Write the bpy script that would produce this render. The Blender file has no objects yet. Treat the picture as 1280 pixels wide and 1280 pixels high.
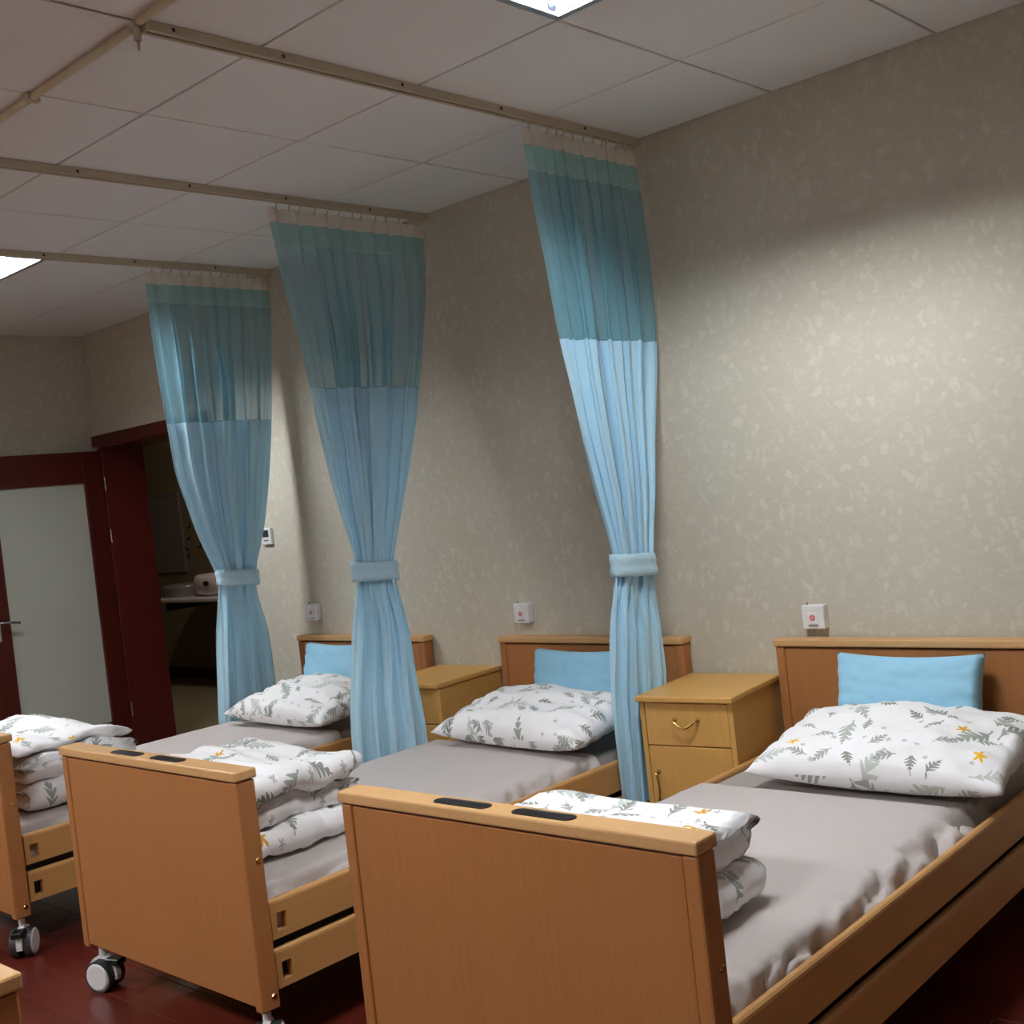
import bpy, bmesh, math, random
from mathutils import Vector, Matrix, noise
random.seed(7)
S = bpy.context.scene
COL = S.collection
PI = math.pi

# ------------------------------------------------------------------ camera
H = 2.74                                   # ceiling height
FPX, YAW, PIT, ROL = 1460.6, 0.74707, -0.02011, -0.11179
CAM = Vector((2.645, -3.796, H - 1.2932))
_f = Vector((-math.sin(YAW) * math.cos(PIT), math.cos(YAW) * math.cos(PIT), math.sin(PIT)))
_r = Vector((math.cos(YAW), math.sin(YAW), 0))
_u = _r.cross(_f)
CR = _r * math.cos(ROL) + _u * math.sin(ROL)
CU = _u * math.cos(ROL) - _r * math.sin(ROL)
cd = bpy.data.cameras.new('camera'); co = bpy.data.objects.new('camera', cd); COL.objects.link(co)
cd.sensor_width = 36; cd.lens = FPX / 1280 * 36; cd.clip_start = 0.05
co.matrix_world = Matrix(((CR.x, CU.x, -_f.x, CAM.x), (CR.y, CU.y, -_f.y, CAM.y), (CR.z, CU.z, -_f.z, CAM.z), (0, 0, 0, 1)))
S.camera = co


def px(x, y, ax, v):
    """photo pixel -> point on the plane axis=v"""
    d = _f + CR * ((x - 640) / FPX) + CU * ((640 - y) / FPX)
    return CAM + d * ((v - CAM[ax]) / d[ax])


# ------------------------------------------------------------------ light and exposure
w = bpy.data.worlds.new('world'); S.world = w; w.use_nodes = True
w.node_tree.nodes['Background'].inputs[0].default_value = (0.8, 0.9, 1, 1)
w.node_tree.nodes['Background'].inputs[1].default_value = 0.02
S.view_settings.view_transform = 'Standard'; S.view_settings.look = 'None'
S.view_settings.gamma = 1; S.view_settings.use_curve_mapping = False
S.view_settings.exposure = 1.16
TUBE = 150.0                                # strength of the fluorescent tubes
S.cycles.max_bounces = 12; S.cycles.diffuse_bounces = 8; S.cycles.transparent_max_bounces = 12
S.cycles.caustics_reflective = False; S.cycles.caustics_refractive = False
S.cycles.sample_clamp_indirect = 12.0


# ------------------------------------------------------------------ materials
def lin(c):
    return tuple(((v / 255) / 12.92 if v / 255 <= 0.04045 else ((v / 255 + 0.055) / 1.055) ** 2.4) for v in c) + (1,)


class NT:
    def __init__(s, name):
        s.m = bpy.data.materials.new(name); s.m.use_nodes = True
        s.t = s.m.node_tree; s.b = s.t.nodes['Principled BSDF']

    def n(s, typ, *ins, **kw):
        nd = s.t.nodes.new('ShaderNode' + typ)
        for k, v in kw.items(): setattr(nd, k, v)
        for i, v in enumerate(ins): s.put(nd.inputs[i], v)
        return nd

    def put(s, sock, v):
        if v is None: return
        if isinstance(v, bpy.types.NodeSocket): s.t.links.new(v, sock)
        elif isinstance(v, bpy.types.Node): s.t.links.new(v.outputs[0], sock)
        else: sock.default_value = v

    def ma(s, op, a, b=None, c=None):
        return s.n('Math', a, b, c, operation=op).outputs[0]

    def mix(s, fac, a, b):
        nd = s.t.nodes.new('ShaderNodeMix'); nd.data_type = 'RGBA'
        s.put(nd.inputs[0], fac); s.put(nd.inputs[6], a); s.put(nd.inputs[7], b)
        return nd.outputs[2]

    def coord(s, kind='Object', scale=None):
        c = s.n('TexCoord').outputs[kind]
        if scale: c = s.n('Mapping', c, None, None, scale).outputs[0]
        return c

    def noise(s, c, sc, det=3, rough=.5):
        nd = s.t.nodes.new('ShaderNodeTexNoise'); s.put(nd.inputs['Vector'], c)
        nd.inputs['Scale'].default_value = sc; nd.inputs['Detail'].default_value = det; nd.inputs['Roughness'].default_value = rough
        return nd.outputs[0]

    def ramp(s, f, a, b):
        nd = s.n('MapRange', f, a, b); return nd.outputs[0]

    def bump(s, h, st, dist=.01):
        nd = s.t.nodes.new('ShaderNodeBump'); nd.inputs['Strength'].default_value = st; nd.inputs['Distance'].default_value = dist
        s.put(nd.inputs['Height'], h); s.put(s.b.inputs['Normal'], nd.outputs[0])

    def fin(s, col, rough=.5, spec=.5, **kw):
        s.put(s.b.inputs['Base Color'], col); s.put(s.b.inputs['Roughness'], rough)
        s.b.inputs['Specular IOR Level'].default_value = spec
        for k, v in kw.items(): s.b.inputs[k.replace('_', ' ')].default_value = v
        return s.m


M = {}


def plain(name, c, rough=.5, spec=.5, var=.06, sc=30, **kw):
    t = NT(name); n = t.noise(t.coord(), sc)
    a = lin(c); b = tuple(v * (1 - var * 2) for v in a[:3]) + (1,)
    M[name] = t.fin(t.mix(n, a, b), rough, spec, **kw)


def wood(name, c1, c2, scale, rough=.42, spec=.35):
    t = NT(name); c = t.coord('Object', scale)
    n = t.noise(c, 1, 5, .65); n2 = t.noise(t.coord(), 2.2, 2)
    f = t.ma('ADD', t.ma('MULTIPLY', t.ramp(n, .25, .75), .5), t.ma('MULTIPLY', n2, .4))
    t.bump(n, .05, .002)
    M[name] = t.fin(t.mix(f, lin(c1), lin(c2)), rough, spec)


wood('beech', (179, 122, 73), (159, 102, 58), (90, 90, 4))
wood('beech_rail', (204, 156, 98), (184, 134, 80), (90, 4, 90))
wood('beech_cap', (214, 170, 118), (196, 150, 98), (4, 90, 90))
wood('cabinet_wood', (216, 168, 96), (196, 148, 80), (70, 70, 5))
wood('mahogany', (92, 34, 22), (60, 18, 14), (60, 60, 3), .35)
wood('mahogany_edge', (104, 36, 30), (72, 22, 20), (60, 60, 3), .4)
plain('black_plastic', (18, 18, 20), .35, var=.2)
plain('dark_metal', (40, 40, 44), .4, var=.2)
plain('frame_metal', (60, 58, 58), .5, var=.2)
plain('white_plastic', (232, 230, 230), .35)
plain('castor_white', (225, 225, 225), .4)
plain('castor_grey', (58, 58, 62), .5)
plain('red', (215, 60, 60), .4)
plain('grey_print', (120, 120, 122), .6)
plain('lcd', (45, 52, 54), .2)
plain('ceiling_tile', (238, 239, 238), .8, .2, var=.03, sc=3)
plain('ceiling_gap', (46, 40, 38), .9, .1)
plain('track', (198, 186, 164), .55, .3)
plain('conduit', (222, 212, 180), .5, .3)
plain('chrome', (205, 205, 205), .2, Metallic=1.0)
plain('gold', (212, 178, 106), .22, Metallic=1.0)
plain('alu', (190, 194, 200), .3, Metallic=.8)
plain('reflector', (170, 173, 180), .16, Metallic=1.0)
plain('louvre', (196, 198, 203), .22, Metallic=.72)
plain('ring', (214, 200, 160), .5)
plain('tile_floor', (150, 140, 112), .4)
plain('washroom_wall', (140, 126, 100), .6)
plain('dark_skirting', (40, 32, 28), .5)
plain('porcelain', (225, 215, 220), .25)
plain('decal_black', (20, 16, 14), .6)
plain('mirror_grey', (150, 146, 146), .25, Metallic=.3)
plain('plaster', (236, 232, 222), .9, .1)

t = NT('tube_glow'); t.fin((1, 1, 1, 1), .5)
t.b.inputs['Emission Color'].default_value = (0.93, 0.97, 1, 1); t.b.inputs['Emission Strength'].default_value = TUBE; M['tube'] = t.m

t = NT('fill_glow'); t.fin((1, 1, 1, 1), .5)
t.b.inputs['Emission Color'].default_value = (1, .86, .72, 1); t.b.inputs['Emission Strength'].default_value = 26; M['fill_glow'] = t.m

# wallpaper: pale overlapping leaves on greenish beige
t = NT('wallpaper'); c = t.coord()
wob = t.n('VectorMath', c, t.n('VectorMath', t.n('TexNoise', c, None, 16.0).outputs[1], (.09, .09, .09), operation='MULTIPLY'), operation='ADD').outputs[0]


def leafmask(sc, stretch):
    mp = t.n('Mapping', wob, None, None, stretch).outputs[0]
    v = t.n('TexVoronoi', mp, None, sc); 
    return v.outputs['Distance'], v.outputs['Color']


d1, c1 = leafmask(27, (1, 1, .66)); d2, c2 = leafmask(36, (.62, 1, 1.1))
l1 = t.n('MapRange', d1, .30, .46, 1.0, 0.0).outputs[0]; l2 = t.n('MapRange', d2, .26, .42, 1.0, 0.0).outputs[0]
r1 = t.n('SeparateColor', c1).outputs[0]; r2 = t.n('SeparateColor', c2).outputs[1]
base = t.mix(t.noise(c, 3, 2), lin((197, 191, 175)), lin((190, 185, 169)))
a1 = t.mix(t.ma('MULTIPLY', l1, t.ma('MULTIPLY', r1, .55)), base, lin((214, 209, 194)))
a2 = t.mix(t.ma('MULTIPLY', l2, t.ma('MULTIPLY', r2, .4)), a1, lin((211, 203, 189)))
fine = t.noise(t.n('Mapping', c, None, None, (25, 25, 90)).outputs[0], 2.4, 3)
a3 = t.mix(t.ma('MULTIPLY', t.ramp(fine, .58, .75), .45), a2, lin((168, 163, 144)))
t.bump(t.ma('ADD', l1, t.ma('MULTIPLY', fine, .6)), .12, .003)
M['wallpaper'] = t.fin(a3, .7, .25)

# red laminate floor
t = NT('laminate'); c = t.coord('Object', (3, 40, 40)); n = t.noise(c, 1, 5, .6)
oi = t.n('ObjectInfo').outputs['Random']
col = t.mix(t.ma('ADD', t.ma('MULTIPLY', n, .7), t.ma('MULTIPLY', oi, .35)), lin((70, 22, 16)), lin((112, 42, 30)))
M['laminate'] = t.fin(col, .28, .5)
plain('subfloor', (40, 14, 10), .8, .1)


# cloth
def cloth(name, c, c2, trans=.25, rough=.8, weave=500, alpha=1.0):
    t = NT(name); co_ = t.coord()
    n = t.noise(co_, 5, 3); wv = t.noise(co_, weave, 1)
    t.fin(t.mix(n, lin(c), lin(c2)), rough, .2)
    t.bump(wv, .08, .001)
    t.b.inputs['Sheen Weight'].default_value = .15
    out = t.t.nodes['Material Output']; sh = t.b.outputs[0]
    if trans:
        tr = t.n('BsdfTranslucent', lin(c)); sh = t.n('MixShader', trans, sh, tr.outputs[0]).outputs[0]
    if alpha < 1:
        tp = t.n('BsdfTransparent'); sh = t.n('MixShader', alpha, tp.outputs[0], sh).outputs[0]
    t.t.links.new(sh, out.inputs[0]); M[name] = t.m


cloth('curtain_cloth', (192, 232, 250), (185, 226, 247), .14)
cloth('curtain_net', (146, 200, 214), (132, 188, 204), .3, alpha=.68)
cloth('header_tape', (232, 226, 216), (220, 214, 204), .25)
cloth('header_net', (160, 206, 206), (150, 198, 200), .2, alpha=.9)
cloth('tieback', (190, 224, 240), (182, 216, 236), .05)
cloth('blue_cushion', (160, 210, 234), (150, 201, 228), 0, .85)
cloth('sheet', (194, 185, 182), (186, 178, 174), 0, .5)
cloth('mattress_cover', (160, 152, 146), (150, 142, 136), 0, .65)


def floral(name, seed):
    t = NT(name); uv = t.n('Mapping', t.coord('UV'), (seed * 3.7, seed * 1.9, 0)).outputs[0]
    col = lin((238, 237, 238))

    def local(sc, rnd):
        v = t.n('TexVoronoi', voronoi_dimensions='2D'); t.put(v.inputs['Vector'], uv); v.inputs['Scale'].default_value = sc; v.inputs['Randomness'].default_value = rnd
        d = t.n('VectorMath', uv, v.outputs['Position'], operation='SUBTRACT').outputs[0]
        d = t.n('VectorMath', d, (sc, sc, sc), operation='MULTIPLY').outputs[0]
        cs = t.n('SeparateColor', v.outputs['Color'])
        ro = t.n('VectorRotate', rotation_type='Z_AXIS'); t.put(ro.inputs['Vector'], d); t.put(ro.inputs['Angle'], t.ma('MULTIPLY', cs.outputs[0], 6.28))
        xyz = t.n('SeparateXYZ', ro.outputs[0])
        return xyz.outputs[0], xyz.outputs[1], cs.outputs[1], cs.outputs[2]

    def sprig(sc, k, wid, ln, thr):
        x, y, g, b = local(sc, .75)
        ax = t.ma('ABSOLUTE', x); ay = t.ma('ABSOLUTE', y)
        yy = t.ma('SUBTRACT', y, t.ma('MULTIPLY', ax, .9))
        wdt = t.ma('MULTIPLY', t.ma('ABSOLUTE', t.ma('SINE', t.ma('MULTIPLY', yy, k))), t.ma('MULTIPLY', t.ma('SUBTRACT', ln, ay), wid))
        leaf = t.ma('LESS_THAN', ax, wdt)
        stem = t.ma('MULTIPLY', t.ma('LESS_THAN', ax, .014), t.ma('LESS_THAN', ay, ln))
        return t.ma('MULTIPLY', t.ma('MAXIMUM', leaf, stem), t.ma('GREATER_THAN', g, thr)), b

    def flower(sc, n, R, thr):
        x, y, g, b = local(sc, .9)
        r_ = t.ma('SQRT', t.ma('ADD', t.ma('MULTIPLY', x, x), t.ma('MULTIPLY', y, y)))
        th = t.ma('ARCTAN2', y, x)
        rr = t.ma('MULTIPLY', t.ma('ADD', t.ma('MULTIPLY', t.ma('COSINE', t.ma('MULTIPLY', th, n)), .32), .68), R)
        return t.ma('MULTIPLY', t.ma('LESS_THAN', r_, rr), t.ma('GREATER_THAN', g, thr)), b
    m, b = sprig(5.2, 24, .42, .46, .35)
    col = t.mix(t.ma('MULTIPLY', m, .85), col, t.mix(b, lin((192, 198, 190)), lin((130, 142, 128))))
    m, b = sprig(9.5, 19, .55, .42, .5)
    col = t.mix(t.ma('MULTIPLY', m, .8), col, t.mix(b, lin((150, 154, 150)), lin((96, 104, 88))))
    m, b = flower(15, 5, .17, .66)
    col = t.mix(t.ma('MULTIPLY', m, .75), col, lin((168, 168, 172)))
    m, b = flower(6.3, 5, .15, .80)
    col = t.mix(m, col, t.mix(b, lin((240, 186, 40)), lin((214, 158, 60))))
    wv = t.noise(t.coord(), 9, 4)
    t.bump(wv, .35, .02)
    M[name] = t.fin(col, .8, .2)


for i in range(4): floral('floral%d' % i, i)
t = NT('frosted_glass'); n = t.noise(t.coord(), 60)
M['frosted'] = t.fin(t.mix(n, lin((206, 210, 196)), lin((196, 201, 187))), .35, .5, Transmission_Weight=.1)


# ------------------------------------------------------------------ geometry helpers
def link(name, me, mat, parent=None, loc=None, rot=None, smooth=False):
    o = bpy.data.objects.new(name, me); COL.objects.link(o)
    if mat: me.materials.clear(); me.materials.append(M[mat])
    if parent: o.parent = parent
    if loc is not None: o.location = loc
    if rot is not None: o.rotation_euler = rot
    if smooth:
        for p in me.polygons: p.use_smooth = True
    return o


def mk(bm, name='m'):
    me = bpy.data.meshes.new(name); bm.to_mesh(me); bm.free(); return me


def abox(bm, x0, x1, y0, y1, z0, z1, bev=0, seg=2):
    r = bmesh.ops.create_cube(bm, size=1)
    vs = r['verts']
    for v in vs:
        v.co = Vector(((x0 + x1) / 2 + v.co.x * (x1 - x0), (y0 + y1) / 2 + v.co.y * (y1 - y0), (z0 + z1) / 2 + v.co.z * (z1 - z0)))
    if bev:
        es = list({e for v in vs for e in v.link_edges})
        bmesh.ops.bevel(bm, geom=es, offset=bev, segments=seg, affect='EDGES', profile=.5)


def box(name, mat, b, parent=None, bev=0, seg=2, loc=None, rot=None):
    bm = bmesh.new()
    for q in (b if isinstance(b, list) else [b]): abox(bm, *q, bev=bev, seg=seg)
    return link(name, mk(bm, name), mat, parent, loc, rot)


def acyl(bm, p, q, r0, r1=None, seg=12, caps=True):
    p = Vector(p); q = Vector(q); d = q - p
    r = bmesh.ops.create_cone(bm, cap_ends=caps, segments=seg, radius1=r0, radius2=r0 if r1 is None else r1, depth=d.length)
    m = Matrix.Translation((p + q) / 2) @ d.to_track_quat('Z', 'Y').to_matrix().to_4x4()
    bmesh.ops.transform(bm, matrix=m, verts=r['verts'])


def tube(bm, pts, r, seg=8):
    rings = []
    for i, p in enumerate(pts):
        p = Vector(p); d = (Vector(pts[min(i + 1, len(pts) - 1)]) - Vector(pts[max(i - 1, 0)])).normalized()
        q = d.to_track_quat('Z', 'Y')
        rings.append([bm.verts.new(p + q @ Vector((math.cos(a) * r, math.sin(a) * r, 0))) for a in (2 * PI * k / seg for k in range(seg))])
    for a, b in zip(rings, rings[1:]):
        for k in range(seg): bm.faces.new((a[k], a[(k + 1) % seg], b[(k + 1) % seg], b[k]))
    bm.faces.new(rings[0][::-1]); bm.faces.new(rings[-1])


def gridmesh(P, nu, nv, closed_u=False, uvf=None):
    """P[v][u] list of points -> bmesh"""
    bm = bmesh.new(); vs = [[bm.verts.new(P[j][i]) for i in range(nu)] for j in range(nv)]
    uv = bm.loops.layers.uv.new('UVMap') if uvf else None
    for j in range(nv - 1):
        for i in range(nu if closed_u else nu - 1):
            k = (i + 1) % nu
            f = bm.faces.new((vs[j][i], vs[j][k], vs[j + 1][k], vs[j + 1][i])); f.smooth = True
            if uv:
                for l, (a, b) in zip(f.loops, ((i, j), (i + 1, j), (i + 1, j + 1), (i, j + 1))): l[uv].uv = uvf(a, b)
    return bm


def tag(o, label=None, cat=None, group=None, kind=None):
    for k, v in (('label', label), ('category', cat), ('group', group), ('kind', kind)):
        if v: o[k] = v
    return o


def empty(name, loc=(0, 0, 0), rz=0):
    o = bpy.data.objects.new(name, None); COL.objects.link(o); o.location = loc; o.rotation_euler = (0, 0, rz)
    o.empty_display_size = .1
    return o


def copy_tree(o, parent=None):
    c = o.copy(); COL.objects.link(c); c.parent = parent
    for ch in list(o.children): copy_tree(ch, c)
    return c


def struct(o, label, cat):
    return tag(o, label, cat, None, 'structure')


# ------------------------------------------------------------------ the room
XL, XR, YF = -4.5, 3.6, -6.2
DX0, DX1, DZ = -4.40, -3.2, 2.0            # doorway opening in the bed wall
WT = .28
struct(box('wall_back', 'wallpaper', [(DX1 + .04, XR, 0, WT, 0, H + .15), (XL, DX0 - .04, 0, WT, 0, H + .15), (DX0 - .04, DX1 + .04, 0, WT, DZ + .05, H + .15)]),
       'long wall behind the headboards papered in pale greenish-beige leaf wallpaper', 'wall')
struct(box('wall_left', 'wallpaper', (XL - .1, XL, YF, WT, 0, H + .15)), 'far end wall behind the open door with the same leaf wallpaper', 'wall')
struct(box('wall_right', 'plaster', (XR, XR + .1, YF, WT, 0, H + .15)), 'plain wall at the near end of the ward', 'wall')
struct(box('wall_front', 'plaster', (XL, XR, YF - .1, YF, 0, H + .15)), 'plain wall opposite the headboards', 'wall')

floor = struct(box('floor', 'subfloor', (XL, XR, YF, WT, -.06, -.012)), 'dark red laminate plank floor of the ward', 'floor')
PW, PLN = .16, 1.22
pm = {}
ny = 0; y = 0.0
while y > YF:
    off = (ny * .43) % PLN; x = XL - off
    while x < XR:
        a, b = max(x, XL), min(x + PLN, XR)
        if b - a > .02:
            key = (round(b - a, 3), round(min(PW, y - YF), 3))
            if key not in pm:
                bm = bmesh.new(); abox(bm, -key[0] / 2 + .001, key[0] / 2 - .001, -key[1] / 2 + .001, key[1] / 2 - .001, -.012, 0, .0015, 1); pm[key] = mk(bm, 'plank')
                pm[key].materials.append(M['laminate'])
            o = link('plank', pm[key], None, floor, ((a + b) / 2, y - key[1] / 2, 0))
        x += PLN
    y -= PW; ny += 1

ceil = struct(box('ceiling', 'ceiling_gap', (XL, XR, YF, WT, H + .11, H + .2)), 'suspended ceiling of square white panels with dark seams', 'ceiling')
GX = [k * .6 for k in range(-8, 7)]; GY0, GP = .577, .597
GYS = [0] + [-(GY0 + GP * k) for k in range(0, 11)]
LAMPS = [(1, 1), (-5, 1), (1, 6), (-2, 6), (-5, 6)]     # (k column: x=k*.6..), row index j: y from GYS[j+1] to GYS[j+2]
lampcells = {(k, j + 1) for k, j in LAMPS}
tm = {}


def tile(x0, x1, y0, y1, g=.0045):
    key = (round(x1 - x0, 3), round(y1 - y0, 3), g)
    if key not in tm:
        bm = bmesh.new(); a, b = key[0] / 2 - g, key[1] / 2 - g
        abox(bm, -a, a, -b, b, 0, .018, .0015, 1); tm[key] = mk(bm, 'panel'); tm[key].materials.append(M['ceiling_tile'])
    link('panel', tm[key], None, ceil, ((x0 + x1) / 2, (y0 + y1) / 2, H + random.uniform(0, .0015)))


for i in range(-8, 6):
    for j in range(len(GYS) - 1):
        if (i, j) in lampcells: continue
        x0, x1 = max(i * .6, XL), min(i * .6 + .6, XR); y1 = GYS[j]; y0 = max(GYS[j + 1], YF)
        if y1 - y0 < .05 or x1 - x0 < .05: continue
        if (i, j) == (-1, 4):                   # the access panels beside the end of the first track
            tile(x0, x1, -2.14, y1); tile(x0, -.345, y0, -2.14, .004); tile(-.345, x1 - .004, y0, -2.14, .006)
        else: tile(x0, x1, y0, y1)


# ------------------------------------------------------------------ recessed ceiling lights
def lamp(k, j, label):
    x0, x1, y1, y0 = k * .6 + .004, k * .6 + .596, GYS[j + 1] - .004, GYS[j + 2] + .004
    cx, cy = (x0 + x1) / 2, (y0 + y1) / 2; hx, hy = (x1 - x0) / 2, (y1 - y0) / 2
    L = tag(empty('ceiling_light', (cx, cy, H)), label, 'ceiling light', 'recessed louvred ceiling lights')
    box('housing', 'reflector', [(-hx, hx, -hy, hy, .088, .095), (-hx, -hx + .006, -hy, hy, .004, .088), (hx - .006, hx, -hy, hy, .004, .088),
                                 (-hx + .006, hx - .006, -hy, -hy + .006, .004, .088), (-hx + .006, hx - .006, hy - .006, hy, .004, .088)], L)
    f = .022
    box('frame', 'alu', [(-hx, hx, -hy, -hy + f, -.004, .006), (-hx, hx, hy - f, hy, -.004, .006), (-hx, -hx + f, -hy + f, hy - f, -.004, .006), (hx - f, hx, -hy + f, hy - f, -.004, .006)], L, .0015, 1)
    W3 = (2 * hy - 2 * f) / 3
    for q in range(3):
        yc = -hy + f + W3 * (q + .5)
        bm = bmesh.new(); acyl(bm, (-hx + .03, yc, .051), (hx - .03, yc, .051), .013, seg=10)
        link('fluorescent_tube', mk(bm), 'tube', L, smooth=True)
    for q in range(4):                          # blades along the tubes
        yc = -hy + f + W3 * q
        bm = bmesh.new(); wdt = .006
        for (a, b) in ((-1, 1),):
            vs = [bm.verts.new(p) for p in ((-hx + f, yc - wdt, .012), (hx - f, yc - wdt, .012), (hx - f, yc + wdt, .012), (-hx + f, yc + wdt, .012),
                                            (-hx + f, yc - wdt * 3, .0), (hx - f, yc - wdt * 3, .0), (hx - f, yc + wdt * 3, .0), (-hx + f, yc + wdt * 3, .0))]
        bm.free()
        box('blade', 'louvre', (-hx + f, hx - f, yc - .004, yc + .004, .006, .05), L)
    for q in range(1, 8):                       # cross blades
        xc = -hx + f + (2 * hx - 2 * f) * q / 8
        box('cross_blade', 'louvre', (xc - .0015, xc + .0015, -hy + f, hy - f, .008, .034), L)
    return L


lamp(1, 0 + 1, 'silver louvred ceiling light above the nearest bed, at the top edge')
lamp(-5, 0 + 1, 'glowing louvred ceiling light at the far left of the ceiling')
lamp(1, 6, 'added unseen louvred ceiling light behind the viewpoint, brightening the room')  # added out of view to lift the room brightness
lamp(-2, 6, 'added unseen middle fill light of the louvred row behind the viewpoint')  # extra unseen light put in to raise the overall bounce
lamp(-5, 6, 'added unseen louvred fill light far behind the viewpoint')  # unseen light added to brighten the far half of the room

# ------------------------------------------------------------------ curtain tracks and ceiling conduit
TX = [.008, -1.205, -2.415]
TLAB = ['beige curtain track on the ceiling above the nearest curtain', 'beige curtain track on the ceiling above the middle curtain', 'beige curtain track on the ceiling above the farthest curtain']
for i, x in enumerate(TX):
    y1 = -2.12 if i == 0 else -2.115
    T = tag(empty('curtain_track', (x, 0, H)), TLAB[i], 'curtain track', 'ceiling curtain tracks')
    box('rail', 'track', [(-.019, .019, y1, -.006, -.004, 0), (-.019, -.014, y1, -.006, -.026, -.004), (.014, .019, y1, -.006, -.026, -.004), (-.014, -.006, y1, -.006, -.026, -.022), (.006, .014, y1, -.006, -.026, -.022)], T)
    box('end_cap', 'track', (-.021, .021, y1 - .006, y1, -.028, 0), T, .003)
    for yy in (-.35, -.8, -1.25, -1.7, -2.05):
        bm = bmesh.new(); acyl(bm, (.02, yy, -.013), (.0235, yy, -.013), .006, .004, 8); link('screw', mk(bm), 'dark_metal', T)
cn = tag(empty('ceiling_conduit', (0, -2.14, H)), 'thin cream conduit crossing the ceiling past the end of the nearest track', 'conduit')
bm = bmesh.new(); acyl(bm, (-.03, 0, -.012), (-2.4, 0, -.012), .011, seg=10); link('pipe', mk(bm), 'conduit', cn, smooth=True)
bm = bmesh.new(); acyl(bm, (.03, -.01, -.012), (1.6, -.01, -.012), .011, seg=10); link('pipe', mk(bm), 'conduit', cn, smooth=True)
bm = bmesh.new(); acyl(bm, (-.0, 0, 0), (-.0, 0, -.05), .012, .009, 10); acyl(bm, (0, 0, -.05), (0, 0, -.075), .004, .003, 8); link('hook', mk(bm), 'track', cn, smooth=True)
for xx in (-.59, -1.4):
    box('clip', 'track', (xx - .012, xx + .012, -.02, .02, -.025, 0), cn, .003)


# ------------------------------------------------------------------ curtains
def interp(L, z):
    if z >= L[0][0]: return L[0][1:]
    for a, b in zip(L, L[1:]):
        if z >= b[0]:
            f = (a[0] - z) / (a[0] - b[0]); return [p + (q - p) * f for p, q in zip(a[1:], b[1:])]
    return L[-1][1:]


def smoothlev(L):
    out = []; N = 120; z0, z1 = L[0][0], L[-1][0]
    raw = [[z0 + (z1 - z0) * i / N] + list(interp(L, z0 + (z1 - z0) * i / N)) for i in range(N + 1)]
    for i in range(N + 1):
        seg = raw[max(0, i - 3):i + 4] if 3 <= i <= N - 3 else [raw[i]]
        out.append([raw[i][0]] + [sum(s[k] for s in seg) / len(seg) for k in range(1, len(L[0]))])
    return out


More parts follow.
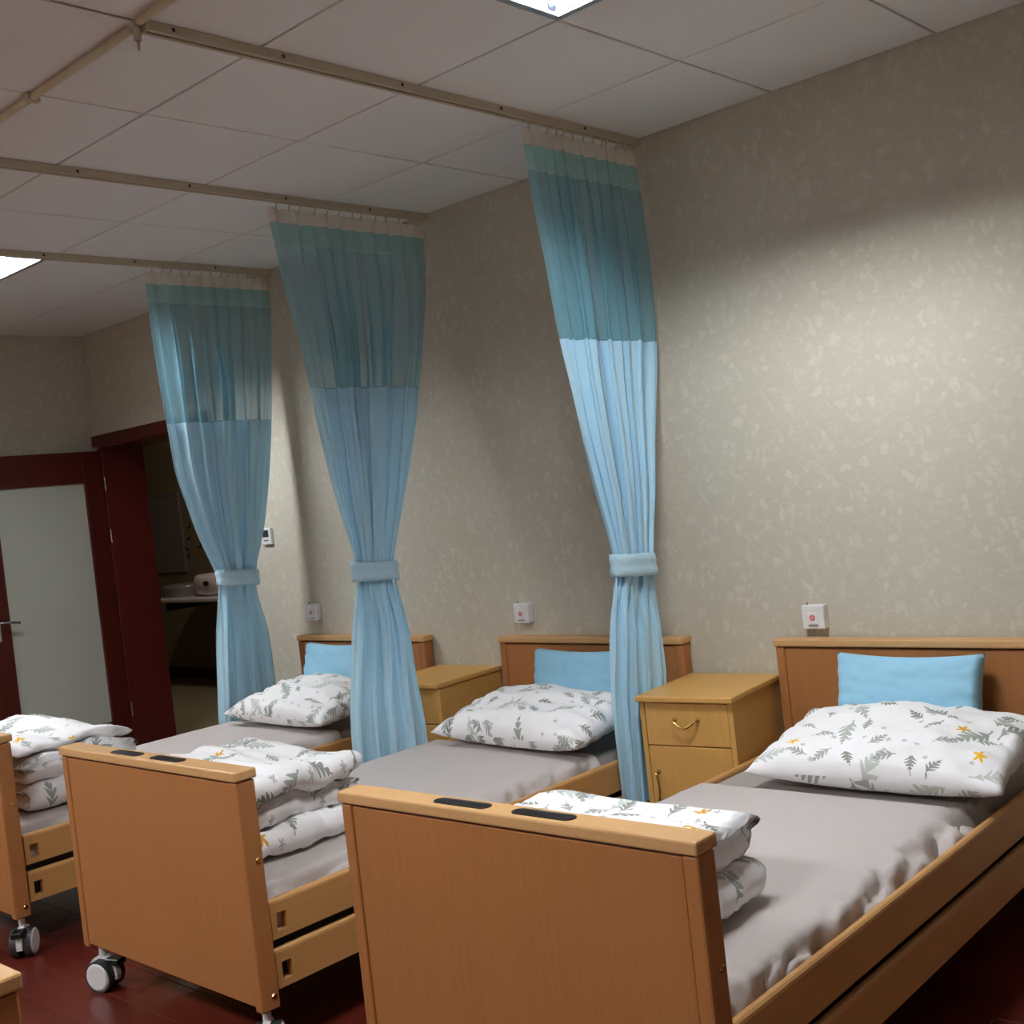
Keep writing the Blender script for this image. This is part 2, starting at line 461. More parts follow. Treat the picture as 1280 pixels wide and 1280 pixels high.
def curtain(label, levels, zw, seed, npl=11, calm=1):
    """levels rows: z, xR, yR (wall end), xL, yL (free end), fold amplitude"""
    rnd = random.Random(seed); L = smoothlev(levels)
    ph = [rnd.uniform(0, 6.28) for _ in range(6)]; NU = 190
    us = [i / NU for i in range(NU + 1)]
    warp = [u + .018 * math.sin(5 * u + ph[0]) * math.sin(PI * u) + .010 * math.sin(13 * u + ph[1]) * math.sin(PI * u) for u in us]
    amp = [(.75 + .5 * math.sin(9 * u + ph[2]) * math.sin(23 * u + ph[3])) * min(1, calm + (1 - calm) * u * 2.5) for u in us]
    zt = levels[0][0]
    waist = zw

    def pt(i, z, out=0):
        xR, yR, xL, yL, A = interp(L, z); u = us[i]; wu = warp[i]
        A *= 1 - .42 * max(0, min(1, (2.15 - z) / .3))
        g = max(0, min(1, (zt - z) / .5))       # 0 at header, 1 in the drop
        d = Vector((xL - xR, yL - yR)); n = Vector((d.y, -d.x)).normalized()
        if n.x < 0: n = -n
        f1 = math.sin(2 * PI * npl * wu + ph[4]); f1 = math.copysign(abs(f1) ** .8, f1)
        f2 = math.sin(2 * PI * (npl * .37) * wu + ph[5] + z * .5)
        f3 = math.sin(2 * PI * npl * 2.3 * wu + z * 1.1)
        h = max(0, min(1, (zw - .03 - z) / .22))   # below the tieback the cloth opens into a few broad folds
        f4 = math.sin(2 * PI * (npl * .42) * wu + ph[1]); f4 = math.copysign(abs(f4) ** .7, f4)
        off = A * ((1 - .72 * h) * (amp[i] * f1 * (.9 - .15 * g) + g * (.5 * f2 + .16 * f3)) + 1.15 * h * f4)
        off += .012 * noise.noise(Vector((u * 9, z * 2.2, seed))) * g
        lat = (.012 + .012 * amp[i]) * math.sin(2 * (2 * PI * npl * wu + ph[4])) * (.4 + .6 * g) * (1 - .6 * h) + .014 * h * math.sin(2 * (2 * PI * npl * .42 * wu + ph[1]))
        p = Vector((xR, yR)) + d * u + n * off + d.normalized() * lat * math.sin(PI * u)
        return Vector((p.x, p.y, z))

    def sheet(name, za, zb, mat, n, shrink=0):
        P = [[pt(i, za + (zb - za) * j / n) for i in range(NU + 1)] for j in range(n + 1)]
        return link(name, mk(gridmesh(P, NU + 1, n + 1)), mat, C)
    xR, yR, xL, yL, A = levels[0][1:]
    C = tag(empty('curtain', (0, 0, 0)), label, 'curtain', 'tied-back blue privacy curtains')
    zb = levels[-1][0]; sm = 1.95
    sheet('header_tape', zt, zt - .058, 'header_tape', 3)
    hn = sheet('net_hem', zt - .058, zt - .15, 'header_net', 4)
    net = sheet('net_panel', zt - .15, sm, 'curtain_net', 30)
    sheet('cloth_panel', sm, zb, 'curtain_cloth', 70)
    # stitched seam between net and cloth
    bm = bmesh.new(); tube(bm, [pt(i, sm) for i in range(0, NU + 1, 2)], .0022, 5); link('seam', mk(bm), 'curtain_net', C)
    # hooks up to the track
    for q in range(13):
        i = int(NU * (q + .5) / 13); p = pt(i, zt)
        bm = bmesh.new(); top = Vector((xR, p.y, H - .014))
        tube(bm, [top, top + Vector((.0, .008, -.012)), p.lerp(top, .4) + Vector((0, .009, 0)), p + Vector((0, 0, -.01))], .0032, 6)
        link('hook', mk(bm), 'ring', C)
    # tieback: a flat band around the waist
    xR, yR, xL, yL, A = interp(L, zw)
    c = Vector(((xR + xL) / 2, (yR + yL) / 2)); half = Vector((xL - xR, yL - yR)).length / 2 + .006; th = .036
    ax = Vector((xL - xR, yL - yR)).normalized(); nx = Vector((ax.y, -ax.x))
    P = []
    for j in range(9):
        v = j / 8; row = []; bul = [0, .003, .005, .003, .001, .003, .005, .003, 0][j]
        for k in range(48):
            a = 2 * PI * k / 48; ca, sa = math.cos(a), math.sin(a)
            e = .75; rx = (half + bul) * math.copysign(abs(ca) ** e, ca); ry = (th + bul) * math.copysign(abs(sa) ** e, sa)
            wv = .002 * math.sin(a * 9 + v * 3)
            p = c + ax * (rx + wv) + nx * (ry + wv)
            row.append((p.x, p.y, zw + .042 - .084 * v + .012 * math.cos(a)))
        P.append(row)
    ob = link('tieback', mk(gridmesh(P, 48, 9, True)), 'tieback', C)
    md = ob.modifiers.new('thick', 'SOLIDIFY'); md.thickness = .004
    return C


c1x = .02
curtain('sheer-topped pale blue curtain tied back beside the nearest bedside cabinet',
        [(2.688, .01, -.015, .01, -.685, .015), (2.38, c1x, -.02, c1x, -.675, .03), (1.94, c1x, -.045, c1x, -.62, .042), (1.64, c1x, -.10, c1x, -.57, .045),
         (1.40, c1x, -.15, c1x, -.508, .045), (1.17, c1x, -.212, c1x, -.446, .030), (1.07, c1x, -.228, c1x, -.452, .030), (.90, c1x, -.20, c1x, -.512, .036),
         (.66, c1x - .005, -.19, c1x - .005, -.546, .022), (.50, .021, -.25, .021, -.556, .022), (.25, .021, -.28, .021, -.556, .022)], 1.115, 3)
curtain('wide pale blue curtain with teal net top tied back between the two far beds',
        [(2.688, -1.205, -.02, -1.205, -.885, .017), (2.40, -1.2, -.04, -1.2, -.86, .032), (2.13, -1.2, -.10, -1.2, -.808, .042), (1.79, -1.2, -.198, -1.2, -.768, .047),
         (1.51, -1.2, -.30, -1.2, -.722, .046), (1.24, -1.2, -.415, -1.2, -.658, .036), (1.13, -1.2, -.437, -1.2, -.657, .034), (.90, -1.13, -.44, -1.2, -.70, .034),
         (.66, -1.05, -.505, -1.2, -.75, .028), (.58, -1.025, -.515, -1.2, -.767, .028), (.37, -1.0, -.53, -1.21, -.772, .030), (.25, -1.0, -.54, -1.22, -.775, .028)], 1.16, 11, 10, .25)
curtain('darker teal-topped blue curtain hanging farthest away, next to the doorway',
        [(2.688, -2.415, -.02, -2.415, -.74, .017), (2.46, -2.42, -.02, -2.42, -.742, .03), (1.97, -2.42, -.085, -2.42, -.712, .042), (1.69, -2.43, -.135, -2.43, -.688, .045),
         (1.40, -2.45, -.195, -2.45, -.598, .042), (1.17, -2.47, -.268, -2.47, -.49, .034), (1.09, -2.49, -.262, -2.49, -.482, .032), (.85, -2.53, -.19, -2.53, -.50, .030),
         (.45, -2.54, -.175, -2.54, -.535, .026), (.25, -2.54, -.17, -2.54, -.54, .026)], 1.15, 23, 9, .35)


# ------------------------------------------------------------------ beds
BW, BL, BD, ZH, ZF, ZB = .988, 2.043, .064, .796, .789, .144


def board(parent, name, y0, y1, zt, zb, front, foot):
    """a head- or footboard: recessed panel, side stiles, thick cap"""
    h = BW / 2; st = .035
    yo = y0 if front < 0 else y1
    p = box(name, 'beech', (-h + st + .001, h - st - .001, y0 + .007, y1 - .007, zb + .012, zt - .034), parent, .002, 1)
    for s in (-1, 1):
        a, b = sorted((s * h, s * (h - st)))
        box('stile', 'beech', (a, b, y0 + .003, y1 - .003, zb, zt - .029), p, .006 if True else 0, 2)
        for zz in (zb + .035, zb + .40):
            bm = bmesh.new(); yy = (y0 + y1) / 2 + (.012 if foot else 0); acyl(bm, (s * h, yy, zz), (s * (h + .003), yy, zz), .009, .007, 12); link('screw', mk(bm), 'gold', p)
    box('cap', 'beech_cap', (-h - .004, h + .004, y0 - .003, y1 + .003, zt - .027, zt), p, .005, 2)
    if foot:
        for xc in (-.115, .115):
            # black recessed grip let into the cap: rim and sunken well
            bm = bmesh.new(); ym = (y0 + y1) / 2 - .002; a, bb = .078, .0155
            def ring(sx, sy, z):
                out = []
                for k in range(24):
                    t_ = 2 * PI * k / 24; c_, s_ = math.cos(t_), math.sin(t_)
                    out.append(bm.verts.new((xc + (a - bb) * (1 if c_ > 0 else -1) * 1.0 + sx * c_, ym + sy * s_, z)))
                return out
            r0 = ring(bb + .003, bb + .003, zt - .002); r1 = ring(bb + .003, bb + .003, zt + .002); r2 = ring(bb - .001, bb - .001, zt + .002); r3 = ring(bb - .002, bb - .002, zt + .0006)
            for A, B in ((r0, r1), (r1, r2), (r2, r3)):
                for k in range(24): bm.faces.new((A[k], A[(k + 1) % 24], B[(k + 1) % 24], B[k]))
            bm.faces.new(r3)
            link('grip_recess', mk(bm), 'black_plastic', p)
    return p


def rail(parent, s, z0, z1, label=None):
    """guard rail with a rectangular finger hole near each end"""
    xo = s * (BW / 2 - .012); xi = s * (BW / 2 - .036); a, b = sorted((xo, xi))
    y0, y1 = -BL + BD + .004, -.006; hl, hh = .062, .024     # hole start/size
    zc = (z0 + z1) / 2 - .004
    bm = bmesh.new()
    outer = [(y0 + .012, z0), (y1 - .012, z0), (y1, z0 + .012), (y1, z1 - .012), (y1 - .012, z1), (y0 + .012, z1), (y0, z1 - .012), (y0, z0 + .012)]
    # build as strips: end pieces round the holes and the long middle
    segs = [(y0, y0 + .018, z0, z1), (y0 + .018, y0 + .05, z0, zc - hh), (y0 + .018, y0 + .05, zc + hh, z1), (y0 + .05, y1 - .05, z0, z1),
            (y1 - .05, y1 - .018, z0, zc - hh), (y1 - .05, y1 - .018, zc + hh, z1), (y1 - .018, y1, z0, z1)]
    for (p, q, c, d) in segs: abox(bm, a, b, p, q, c, d)
    bmesh.ops.remove_doubles(bm, verts=bm.verts, dist=.0005)
    # rounded top lip
    acyl(bm, ((a + b) / 2, y0, z1), ((a + b) / 2, y1, z1), (b - a) / 2, seg=12)
    o = link('side_rail', mk(bm), 'beech_rail', parent)
    return o


def castor(parent, x, y, ang):
    bm = bmesh.new()
    acyl(bm, (0, 0, .10), (0, 0, .16), .012, seg=10)
    # hood over the twin wheels
    N = 14
    prof = [(.057 * math.cos(PI * (k / N) * 1.15 - .3), .052 + .057 * math.sin(PI * (k / N) * 1.15 - .3)) for k in range(N + 1)]
    inn = [(.049 * math.cos(PI * (k / N) * 1.15 - .3), .052 + .049 * math.sin(PI * (k / N) * 1.15 - .3)) for k in range(N + 1)]
    for k in range(N):
        q = [prof[k], prof[k + 1], inn[k + 1], inn[k]]
        v0 = [bm.verts.new((a, -.010, b)) for a, b in q]; v1 = [bm.verts.new((a, .010, b)) for a, b in q]
        bm.faces.new(v0); bm.faces.new(v1[::-1])
        for i in range(4): bm.faces.new((v0[i], v1[i], v1[(i + 1) % 4], v0[(i + 1) % 4]))
    o = link('castor', mk(bm), 'castor_white', parent, (x, y, 0), (0, 0, ang))
    box('brake_pedal', 'black_plastic', (.02, .075, -.02, .02, .084, .104), o, .003, 1)
    for s in (-1, 1):
        bm = bmesh.new(); ya, yb = sorted((s * .012, s * .036))
        acyl(bm, (0, ya, .05), (0, yb, .05), .05, seg=24); link('wheel', mk(bm), 'castor_grey', o)
        bm = bmesh.new(); acyl(bm, (0, s * .036, .05), (0, s * .040, .05), .044, .038, 24); link('wheel_cover', mk(bm), 'castor_white', o)
    return o


def make_bed():
    B = empty('care_bed')
    board(B, 'headboard', 0, BD - .004, ZH, ZB, -1, False)
    board(B, 'footboard', -BL, -BL + BD, ZF, ZB, -1, True)
    for s in (-1, 1):
        rail(B, s, .318, .413); rail(B, s, .186, .281)
    box('frame', 'frame_metal', [(-.44, -.40, -BL + BD, 0, .20, .25), (.40, .44, -BL + BD, 0, .20, .25), (-.40, .40, -.45, -.41, .20, .25), (-.40, .40, -1.05, -1.01, .20, .25), (-.40, .40, -1.65, -1.61, .20, .25),
                                 (-.435, .435, -BL + BD + .01, -.012, .25, .305)], B)
    box('actuator', 'castor_grey', [(-.05, .05, -1.3, -.8, .12, .19)], B, .01)
    for s in (-1, 1):
        castor(B, s * .45, -BL + BD / 2 + .01, .35 if s < 0 else -.75); castor(B, s * .43, -.05, 1.0)
    return B


BEDS = [((.918, -.077), .012, 'nearest full care bed with light beech boards, its footboard filling the foreground'),
        ((-.490, -.063), -.005, 'middle care bed with white castor showing under its beech footboard'),
        ((-1.968, -.066), .0, 'farthest care bed in the row, its footboard cut off by the left edge'),
        ((.318, -5.091), PI, 'opposite care bed, only its footboard corner showing bottom left')]
b0 = make_bed(); beds = []
for i, ((x, y), a, lab) in enumerate(BEDS):
    B = b0 if i == 0 else copy_tree(b0)
    B.location = (x, y, 0); B.rotation_euler = (0, 0, a); tag(B, lab, 'bed', 'wooden care beds'); beds.append(B)

ZM = .452                                        # mattress top


def drape(hw, y0, y1, zt, zdrop, seed, side, flat=.40, taper=0.0, ny=190):
    """mattress-like sheet: flat top, steep rumpled sides falling inside the rails"""
    N = 56; P = []
    for j in range(ny + 1):
        y = y0 + (y1 - y0) * j / ny; row = []
        r1 = 1 - 2 * abs(noise.noise(Vector((y * 6.5, seed, 0)))); r2 = 1 - 2 * abs(noise.noise(Vector((y * 14, seed, 5))))
        rid = .65 * r1 + .35 * r2 - .35
        for i in range(N + 1):
            s = -1 + 2 * i / N; a = abs(s); sg = 1 if s > 0 else -1
            k = side if s > 0 else side * .25
            fl = flat - (taper * (j / ny) if s > 0 else 0) + k * .022 * rid
            if a < .66:
                x = fl * a / .66; z = zt
            else:
                f = (a - .66) / .34
                x = fl + (hw - fl) * math.sin(f * PI / 2) ** .8
                z = zt - (zt - zdrop) * f ** 1.25
                w2 = noise.noise(Vector((y * 9 + f * 1.5, f * 2.2, seed + 9))) + .5 * noise.noise(Vector((y * 22 + f * 2, f * 3, seed + 4)))
                z += k * .030 * (w2 + .35 * rid) * math.sin(PI * min(1, f * .95)); x += k * .018 * w2 * math.sin(PI * f * .6)
            z += .0035 * noise.noise(Vector((x * 3 * sg, y * 2.5, seed)))
            if a < .66: z += k * .004 * max(0, rid) * (a / .66) ** 6
            row.append((min(x, hw) * sg, y, z))
        P.append(row)
    return gridmesh(P, N + 1, ny + 1)


MLAB = ['taupe-sheeted mattress with a rumpled edge on the nearest bed', 'grey-sheeted mattress of the middle bed', 'grey-sheeted mattress of the farthest bed in the row']
for i in range(3):
    B = beds[i]
    mt = link('mattress', mk(drape(.436, -BL + BD + .02, -.012, ZM - .012, .312, 3 + i * 5, .15, .385)), 'mattress_cover', None, B.location, B.rotation_euler)
    tag(mt, MLAB[i], 'mattress', 'mattresses')
    o = link('bed_sheet', mk(drape(.453, -BL + BD + .012, [-.67, -.50, -.50][i], ZM, .335, 31 + i * 7, [1.5, 1.0, .6][i], .42, [.05, .03, .02][i])), 'sheet', mt)
    md = o.modifiers.new('thick', 'SOLIDIFY'); md.thickness = .003; md.offset = 1


# ------------------------------------------------------------------ pillows
def pillow(name, w, d, th, mat, seed, pinch=.5, wr=.012, box_edge=0.0, flange=.0):
    N, K = 48, 34
    bm = bmesh.new(); uvl = bm.loops.layers.uv.new('UVMap')
    top, bot = [], []; uvd = {}
    for j in range(K + 1):
        v = -1 + 2 * j / K; ra, rb = [], []
        for i in range(N + 1):
            u = -1 + 2 * i / N
            ex = 1 - .07 * (1 - abs(v) ** 2) * abs(u) ** 6 - 0
            ey = 1 - .10 * (1 - abs(u) ** 2) * abs(v) ** 6
            X = w / 2 * u * ex; Y = d / 2 * v * ey
            e = max(0, (1 - abs(u) ** (2.2 + 3 * box_edge))) ** pinch * max(0, (1 - abs(v) ** (2.2 + 3 * box_edge))) ** pinch
            n = noise.noise(Vector((u * 2.5 + seed, v * 2.5, seed))) * wr + noise.noise(Vector((u * 7, v * 6, seed + 3))) * wr * .6
            n += wr * .8 * math.sin(18 * v + 4 * u + seed) * max(0, abs(u) - .55) * 2 * (1 - abs(v))
            ra.append(bm.verts.new((X, Y, th / 2 * e + n * min(1, e * 1.5))))
            uvd[ra[-1]] = (u * w * .56, v * d * .62)
            if i in (0, N) or j in (0, K): rb.append(ra[-1])
            else:
                rb.append(bm.verts.new((X, Y, -th / 2 * e * .8 + .3 * n * e))); uvd[rb[-1]] = (u * w * .56, v * d * .62)
        top.append(ra); bot.append(rb)
    for j in range(K):
        for i in range(N):
            for g, fl in ((top, 0), (bot, 1)):
                q = [g[j][i], g[j][i + 1], g[j + 1][i + 1], g[j + 1][i]]
                if len(set(q)) < 3: continue
                f = bm.faces.new(q[::-1] if fl else q); f.smooth = True
                for l in f.loops: l[uvl].uv = (uvd[l.vert][0] + (3 if fl else 0), uvd[l.vert][1])
    me = mk(bm, name); return link(name, me, mat)


def place(o, loc, rot): o.location = loc; o.rotation_euler = rot


PIL = [(.78, .50, .185, (1.055, -.50, ZM + .088), (.16, 0, .02), 'white floral pillow with orange flowers on the nearest bed'),
       (.80, .45, .18, (-.42, -.465, ZM + .096), (.16, 0, -.05), 'white pillow printed with grey-green leaves on the middle bed'),
       (.80, .45, .18, (-1.88, -.47, ZM + .100), (.16, 0, -.04), 'white floral pillow on the farthest bed beside the doorway curtain')]
for i, (wd, dp, th, loc, rot, lab) in enumerate(PIL):
    o = pillow('pillow', wd, dp, th, 'floral%d' % i, 2.3 + i * 4, .42, .022)
    place(o, loc, rot); tag(o, lab, 'pillow', 'floral pillows')
CUS = [((.955, -.172, .618), 'pale blue cushion leaning on the headboard of the nearest bed'), ((-.44, -.158, .615), 'pale blue cushion against the headboard of the middle bed'), ((-2.02, -.160, .628), 'pale blue cushion against the farthest headboard')]
for i, (loc, lab) in enumerate(CUS):
    o = pillow('cushion', .50, .30, .12, 'blue_cushion', 20 + i, .22, .006, .6)
    place(o, loc, (1.33, 0, .02)); tag(o, lab, 'cushion', 'blue cushions')


# ------------------------------------------------------------------ folded quilts
def quilt(name, w, d, layers, t_, mat, seed, flip=False, sag=.0):
    """a thick sheet folded back and forth; folds show at the +x end; lies on z=0"""
    cl = []; r = t_ / 2
    for k in range(layers):
        z = t_ * (k + .5); x0 = -w / 2 + r + .02 * math.sin(k * 2.1 + seed); x1 = w / 2 - r - .02 * (k % 3) - .012 * math.cos(k * 1.7 + seed)
        n = 16; xs = [x0 + (x1 - x0) * i / n for i in range(n + 1)]
        if k % 2: xs = xs[::-1]
        cl += [(x, z) for x in xs]
        if k < layers - 1:
            xe = xs[-1]; sg = 1 if k % 2 == 0 else -1
            cl += [(xe + sg * r * math.sin(PI * q / 6) * 1.0, z + t_ / 2 - t_ / 2 * math.cos(PI * q / 6)) for q in range(1, 6)]
    M_ = 44; P = []; n = len(cl)
    # cumulative length for uv
    s = [0]
    for a, b in zip(cl, cl[1:]): s.append(s[-1] + math.hypot(b[0] - a[0], b[1] - a[1]))
    nor = []
    for i in range(n):
        a = cl[max(0, i - 1)]; b = cl[min(n - 1, i + 1)]; dx, dz = b[0] - a[0], b[1] - a[1]; l = math.hypot(dx, dz) or 1
        nor.append((-dz / l, dx / l))
    bm = bmesh.new(); uvl = bm.loops.layers.uv.new('UVMap')
    rows = []; uvs = []
    for j in range(M_ + 1):
        v = -1 + 2 * j / M_; e = max(0.04, (1 - abs(v) ** 5)) ** .5
        row = []; ur = []
        for sgn in (1, -1):
            idx = range(n) if sgn > 0 else range(n - 1, -1, -1)
            for i in idx:
                f = min(1, s[i] / (t_ * .9), (s[-1] - s[i]) / (t_ * .9)); f = max(.15, f) ** .5
                h = t_ * .5 * e * f * .97
                x, z = cl[i]; nx, nz = nor[i]
                q = Vector((x * 5, v * 3, z * 14 + seed))
                nn = noise.noise(q) * .014 + noise.noise(q * 2.3) * .009 + noise.noise(q * 5) * .004
                top = max(0, z / (t_ * layers) - .4)
                yy = v * d / 2 * (1 - .05 * noise.noise(Vector((x * 4, z * 20, seed + 2)))) + .012 * noise.noise(Vector((z * 25, seed, x * 3)))
                zz = z + sgn * nz * (h + nn * e) - sag * (v * v) * z + .018 * noise.noise(Vector((x * 3, v * 1.6, seed))) * z / (t_ * layers) * 2
                xx = x + sgn * nx * (h + nn * .5) + .02 * noise.noise(Vector((v * 2.2, z * 9, seed))) 
                row.append(bm.verts.new((xx, yy, max(zz, .001)))); ur.append((s[i] + (7 if sgn < 0 else 0), yy))
        rows.append(row); uvs.append(ur)
    m2 = 2 * n
    for j in range(M_):
        for i in range(m2):
            k = (i + 1) % m2
            f = bm.faces.new((rows[j][i], rows[j + 1][i], rows[j + 1][k], rows[j][k])); f.smooth = True
            for l, u in zip(f.loops, (uvs[j][i], uvs[j + 1][i], uvs[j + 1][k], uvs[j][k])): l[uvl].uv = u
    for j in (0, M_):
        for i in range(n - 1):
            q = (rows[j][i], rows[j][i + 1], rows[j][m2 - 2 - i], rows[j][m2 - 1 - i])
            f = bm.faces.new(q if j == 0 else q[::-1]); f.smooth = True
            for l in f.loops: l[uvl].uv = (l.vert.co.x, l.vert.co.z)
    return link(name, mk(bm, name), mat)


QU = [(.62, .40, 4, .050, (.90, -1.735, ZM + .010), .03, 'folded white floral quilt half hidden behind the nearest footboard', 3),
      (.60, .44, 6, .041, (-.51, -1.745, ZM + .010), .02, 'folded white floral quilt with yellow flowers on the middle bed', 1),
      (.76, .46, 5, .05, (-1.985, -1.72, ZM + .010), .0, 'bulky folded white quilt on the farthest bed', 2)]
for i, (wd, dp, ly, tt, loc, rz, lab, fl) in enumerate(QU):
    o = quilt('folded_quilt', wd, dp, ly, tt, 'floral%d' % fl, 5 + i * 3, sag=.06)
    place(o, loc, (0, 0, rz)); tag(o, lab, 'quilt', 'folded floral quilts')


# ------------------------------------------------------------------ bedside cabinets
def handle(parent, p, q, out, sag_dir):
    bm = bmesh.new(); p = Vector(p); q = Vector(q); o = Vector(out); sg = Vector(sag_dir)
    pts = [p, p + o * .8] + [p.lerp(q, k / 10) + o + sg * math.sin(PI * k / 10) + o * .2 * math.sin(PI * k / 10) for k in range(11)] + [q + o * .8, q]
    tube(bm, pts, .0042, 8)
    for e in (p, q): acyl(bm, e, e + o * .25, .009, .006, 10)
    return link('handle', mk(bm), 'gold', parent, smooth=True)


def cabinet():
    Wc, D, Z = .365, .42, .655; h = Wc / 2
    N = empty('bedside_cabinet')
    box('body', 'cabinet_wood', [(-h, -h + .018, -D, 0, .0, Z - .022), (h - .018, h, -D, 0, 0, Z - .022), (-h + .018, h - .018, -.012, 0, .04, Z - .022), (-h + .018, h - .018, -D + .006, -.012, .05, .066),
                                 (-h + .018, h - .018, -D + .02, -.012, Z - .2, Z - .185), (-h + .018, h - .018, -D + .02, -D + .035, 0, .05)], N)
    box('top', 'cabinet_wood', (-h - .008, h + .008, -D - .018, 0, Z - .022, Z), N, .005)
    dr = box('drawer', 'cabinet_wood', (-h + .02, h - .02, -D, -D + .018, Z - .178, Z - .026), N, .002, 1)
    handle(dr, (-.045, -D, Z - .085), (.045, -D, Z - .085), (0, -.022, 0), (0, 0, -.024))
    do = box('door', 'cabinet_wood', (-h + .02, h - .02, -D, -D + .018, .052, Z - .182), N, .002, 1)
    handle(do, (-h + .05, -D, Z - .275), (-h + .05, -D, Z - .385), (0, -.022, 0), (.012, 0, 0))
    return N


n1 = cabinet(); n1.location = (.205, -.022, 0); n1.rotation_euler = (0, 0, .115); tag(n1, 'yellow-beech bedside cabinet with brass drawer handle between the two nearer beds', 'cabinet', 'bedside cabinets')
n2 = copy_tree(n1); n2.location = (-1.232, -.012, 0); n2.rotation_euler = (0, 0, .07); tag(n2, 'bedside cabinet partly behind the middle curtain', 'cabinet', 'bedside cabinets')


# ------------------------------------------------------------------ wall devices
def call_unit(x, z, lab):
    N = tag(empty('nurse_call_unit', (x, 0, z)), lab, 'call button', 'nurse call units above the beds')
    s = .043
    box('casing', 'white_plastic', (-s, s, -.034, 0, -s, s), N, .004)
    b = box('button', 'white_plastic', (-.020, .020, -.038, -.034, -.026, .016), N, .0015, 1)
    bm = bmesh.new(); 
    for k in range(24):
        a0, a1 = 2 * PI * k / 24, 2 * PI * (k + 1) / 24
        q = [bm.verts.new((r_ * math.cos(a), -.0383, r_ * math.sin(a) - .002)) for a, r_ in ((a0, .0055), (a1, .0055), (a1, .0105), (a0, .0105))]; bm.faces.new(q)
    link('red_ring', mk(bm), 'red', b)
    bm = bmesh.new(); acyl(bm, (0, -.0382, -.002), (0, -.0390, -.002), .0032, seg=12); link('red_dot', mk(bm), 'red', b)
    box('caption', 'grey_print', (-.019, .019, -.0352, -.034, -.033, -.0295), N)
    bm = bmesh.new(); acyl(bm, (-.025, -.02, s), (-.025, -.02, s + .009), .0035, seg=8); link('peg', mk(bm), 'grey_print', N)


call_unit(.563, .868, 'white nurse call unit with red button above the nearest headboard')
call_unit(-.855, .895, 'white nurse call unit with red button above the middle headboard')
call_unit(-2.355, .915, 'pale nurse call unit in shadow above the farthest headboard')
T = tag(empty('thermostat', (-2.70, 0, 1.335)), 'small white thermostat with dark screen on the wall by the far curtain', 'thermostat')
box('casing', 'white_plastic', (-.043, .043, -.02, 0, -.045, .045), T, .004); box('screen', 'lcd', (-.026, .026, -.0215, -.02, -.004, .034), T); box('button_row', 'grey_print', (-.022, .022, -.0208, -.02, -.026, -.018), T)

# ------------------------------------------------------------------ doorway, open door and washroom beyond
fr = struct(empty('trim_1'), 'dark mahogany frame lining the doorway', 'door frame')
box('jamb', 'mahogany_edge', (DX0 - .04, DX0, -.012, WT + .01, 0, DZ), fr, .002, 1); box('jamb', 'mahogany_edge', (DX1, DX1 + .04, -.012, WT + .01, 0, DZ), fr, .002, 1)
box('head', 'mahogany', (DX0 - .04, DX1 + .04, -.012, WT + .01, DZ, DZ + .05), fr, .002, 1)
box('casing', 'mahogany', (DX0 - .085, DX1 + .085, -.024, -.001, DZ + .012, DZ + .085), fr, .003, 1)
box('casing', 'mahogany', (DX1 + .005, DX1 + .085, -.024, -.001, 0, DZ + .012), fr, .003, 1)
dr = struct(empty('door_1', (-4.412, -.006, 0)), 'open mahogany door with a frosted glass pane against the end wall', 'door')
LW, LT = .85, .04; z0, z1 = .008, 1.985; sy = .135
leaf = box('leaf', 'mahogany', [(-LT, 0, -sy, -.008, z0, z1), (-LT, 0, -LW, -LW + sy, z0, z1), (-LT, 0, -LW + sy, -sy, z1 - .2, z1), (-LT, 0, -LW + sy, -sy, z0, .245)], dr, .002, 1)
box('glass_pane', 'frosted', (-.024, -.016, -LW + sy - .005, -sy + .005, .24, z1 - .195), dr)
box('bead', 'mahogany_edge', [(-.01, .004, -sy - .001, -sy + .012, .245, z1 - .2), (-.01, .004, -LW + sy - .012, -LW + sy + .001, .245, z1 - .2)], dr)
for zz in (1.77, 1.43, .30):
    h_ = box('hinge', 'chrome', [(-.004, .014, -.004, .006, zz - .045, zz + .045)], dr, .002, 1)
hb = box('lever_handle', 'chrome', [(.0, .008, -LW + .035, -LW + .075, .87, 1.06)], dr, .003, 1)
bm = bmesh.new(); tube(bm, [(.008, -LW + .055, .985), (.045, -LW + .055, .985), (.052, -LW + .065, .985), (.052, -LW + .12, .982), (.05, -LW + .175, .972)], .008, 10); link('lever', mk(bm), 'chrome', hb, smooth=True)

WX0, WX1, WY = -8.4, -3.1, 2.15
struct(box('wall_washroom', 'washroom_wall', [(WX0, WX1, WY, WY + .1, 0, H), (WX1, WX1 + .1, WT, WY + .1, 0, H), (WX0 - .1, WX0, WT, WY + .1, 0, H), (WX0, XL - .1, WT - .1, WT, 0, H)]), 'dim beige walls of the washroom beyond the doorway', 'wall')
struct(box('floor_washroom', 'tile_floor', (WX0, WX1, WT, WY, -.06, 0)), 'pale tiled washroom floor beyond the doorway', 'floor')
struct(box('ceiling_washroom', 'ceiling_tile', (WX0, WX1, WT, WY + .1, H, H + .1)), 'washroom ceiling beyond the doorway', 'ceiling')
struct(box('baseboard_washroom', 'dark_skirting', (WX0, WX1, WY - .012, WY - .001, 0, .1)), 'dark skirting along the washroom wall', 'baseboard')
wl = tag(empty('washroom_fill_lamp', (-5.2, 1.1, H)), 'added unseen round fill lamp on the washroom ceiling', 'ceiling light')  # invented lamp, added so the washroom does not render black
bm = bmesh.new(); acyl(bm, (0, 0, 0), (0, 0, -.03), .14, seg=24); link('base', mk(bm), 'white_plastic', wl)
bm = bmesh.new(); acyl(bm, (0, 0, -.03), (0, 0, -.07), .13, .09, 24); link('diffuser', mk(bm), 'fill_glow', wl)
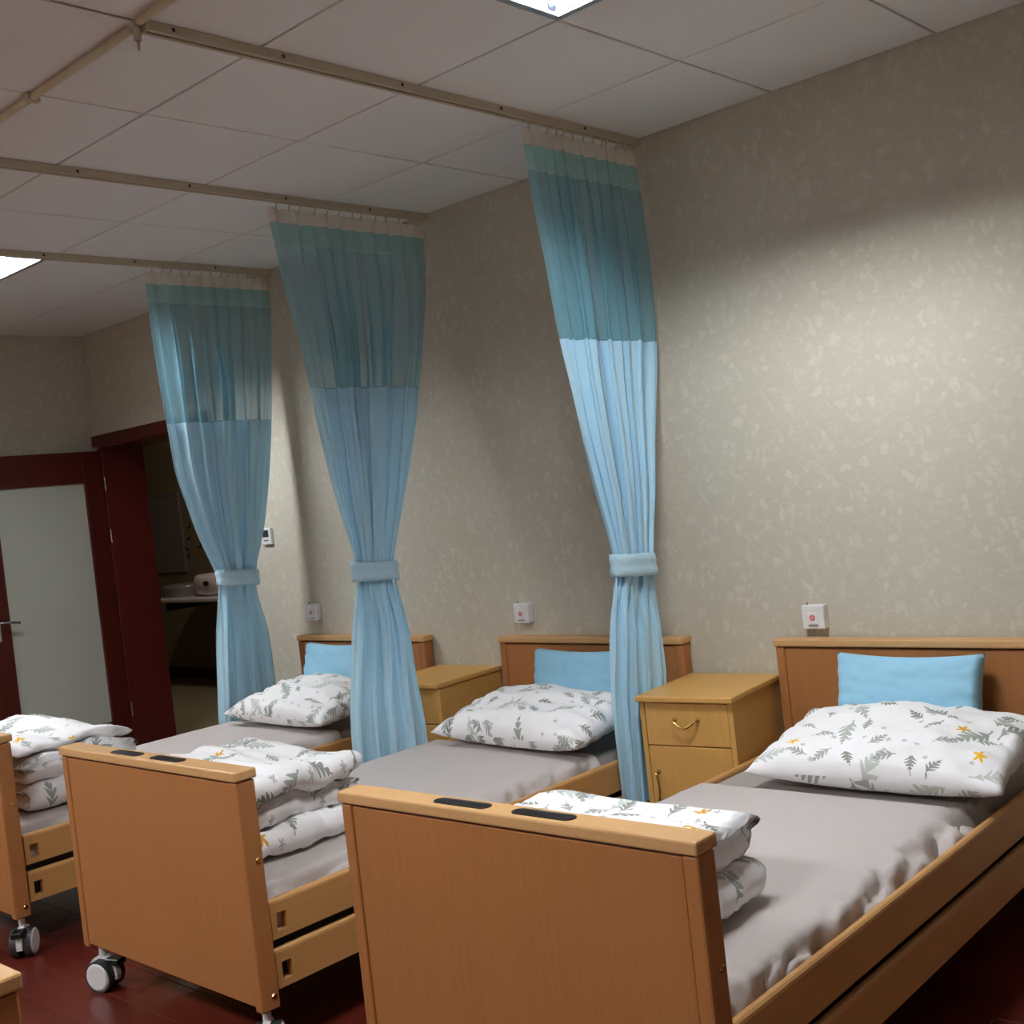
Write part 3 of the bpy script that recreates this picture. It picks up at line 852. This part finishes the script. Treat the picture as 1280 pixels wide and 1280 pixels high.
a = px(203, 757, 1, 1.62); b = px(268, 748, 1, 1.62)
ws = tag(empty('washstand', ((a.x + b.x) / 2, WY, 0)), 'white washstand in the dark washroom beyond the doorway', 'washstand')
hw = .62
box('counter', 'porcelain', (-hw, hw, -.53, -.002, .78, .82), ws, .012)
bm = bmesh.new(); P = []
for (r_, z) in ((.20, .82), (.215, .90), (.205, .925), (.185, .925), (.16, .87), (.05, .84)):
    P.append([(-.40 + r_ * 1.0 * math.cos(2 * PI * k / 32), -.28 + r_ * .95 * math.sin(2 * PI * k / 32), z) for k in range(32)])
bm.free(); wb = link('wash_basin', mk(gridmesh(P, 32, 6, True)), 'mirror_grey', None, ws.location); tag(wb, 'low grey round basin on the washstand counter', 'basin')
for bx in (-.5, .47): box('bracket', 'dark_metal', (bx, bx + .03, -.45, -.002, .70, .78), ws)
# moulded white tub with two grip holes standing on the counter
q = px(248, 735, 1, 1.68)
tb = tag(empty('plastic_tub', (q.x + .06, 1.86, .822)), 'white moulded plastic tub with two dark grip holes on the washstand', 'tub')
P = []
for (r_, z) in ((.15, 0), (.19, .03), (.205, .12), (.20, .19), (.18, .225), (.165, .225), (.15, .12), (.05, .03)):
    P.append([(r_ * 1.1 * math.cos(2 * PI * k / 32), r_ * .9 * math.sin(2 * PI * k / 32), z) for k in range(32)])
tb.scale = (1.3, 1, .8)
link('shell', mk(gridmesh(P, 32, 8, True)), 'porcelain', tb)
for ang in (-1.35, -.75):
    bm = bmesh.new(); r_ = .206; c = Vector((r_ * 1.1 * math.cos(ang), r_ * .9 * math.sin(ang), .14)); d = Vector((math.cos(ang), math.sin(ang), 0))
    acyl(bm, c - d * .01, c + d * .004, .026, seg=14); link('grip_hole', mk(bm), 'decal_black', tb)
a = px(190, 622, 1, WY - .02); b = px(224, 712, 1, WY - .02)
mr = tag(empty('wall_mirror', ((a.x + b.x) / 2, WY, 0)), 'tall framed mirror above the washstand in the washroom', 'mirror')
wm = abs(b.x - a.x) / 2 + .1; box('glass', 'mirror_grey', (-wm, wm, -.016, -.001, b.z, a.z), mr)
box('frame', 'mirror_grey', [(-wm - .02, -wm, -.024, -.001, b.z - .02, a.z + .02), (wm, wm + .02, -.024, -.001, b.z - .02, a.z + .02), (-wm, wm, -.024, -.001, a.z, a.z + .02), (-wm, wm, -.024, -.001, b.z - .02, b.z)], mr)
for (bx, by, dl) in ((236, 659, 'topmost'), (236, 673, 'second from the top'), (233, 686, 'third from the top'), (229, 695, 'left of the low pair'), (236, 695, 'right of the low pair'), (226, 702, 'lowest'), (250, 683, 'rightmost, by the curtain')):
    p = px(bx, by, 1, WY - .004); bm = bmesh.new(); s_ = .05
    pts = [(-1, .5), (-.45, .15), (0, .25), (.45, .2), (1, .7), (.5, -.1), (0, -.25), (-.5, -.1)]
    f0 = [bm.verts.new((u * s_, 0, v * s_)) for u, v in pts]; f1 = [bm.verts.new((u * s_, -.002, v * s_)) for u, v in pts]
    bm.faces.new(f0); bm.faces.new(f1[::-1])
    for k in range(8): bm.faces.new((f0[k], f1[k], f1[(k + 1) % 8], f0[(k + 1) % 8]))
    tag(link('bird_decal', mk(bm), 'decal_black', None, (p.x, WY - .001, p.z), (0, random.uniform(-.6, .6), 0)), 'small black bird decal on the washroom wall, ' + dl, 'wall decal', 'black bird decals')
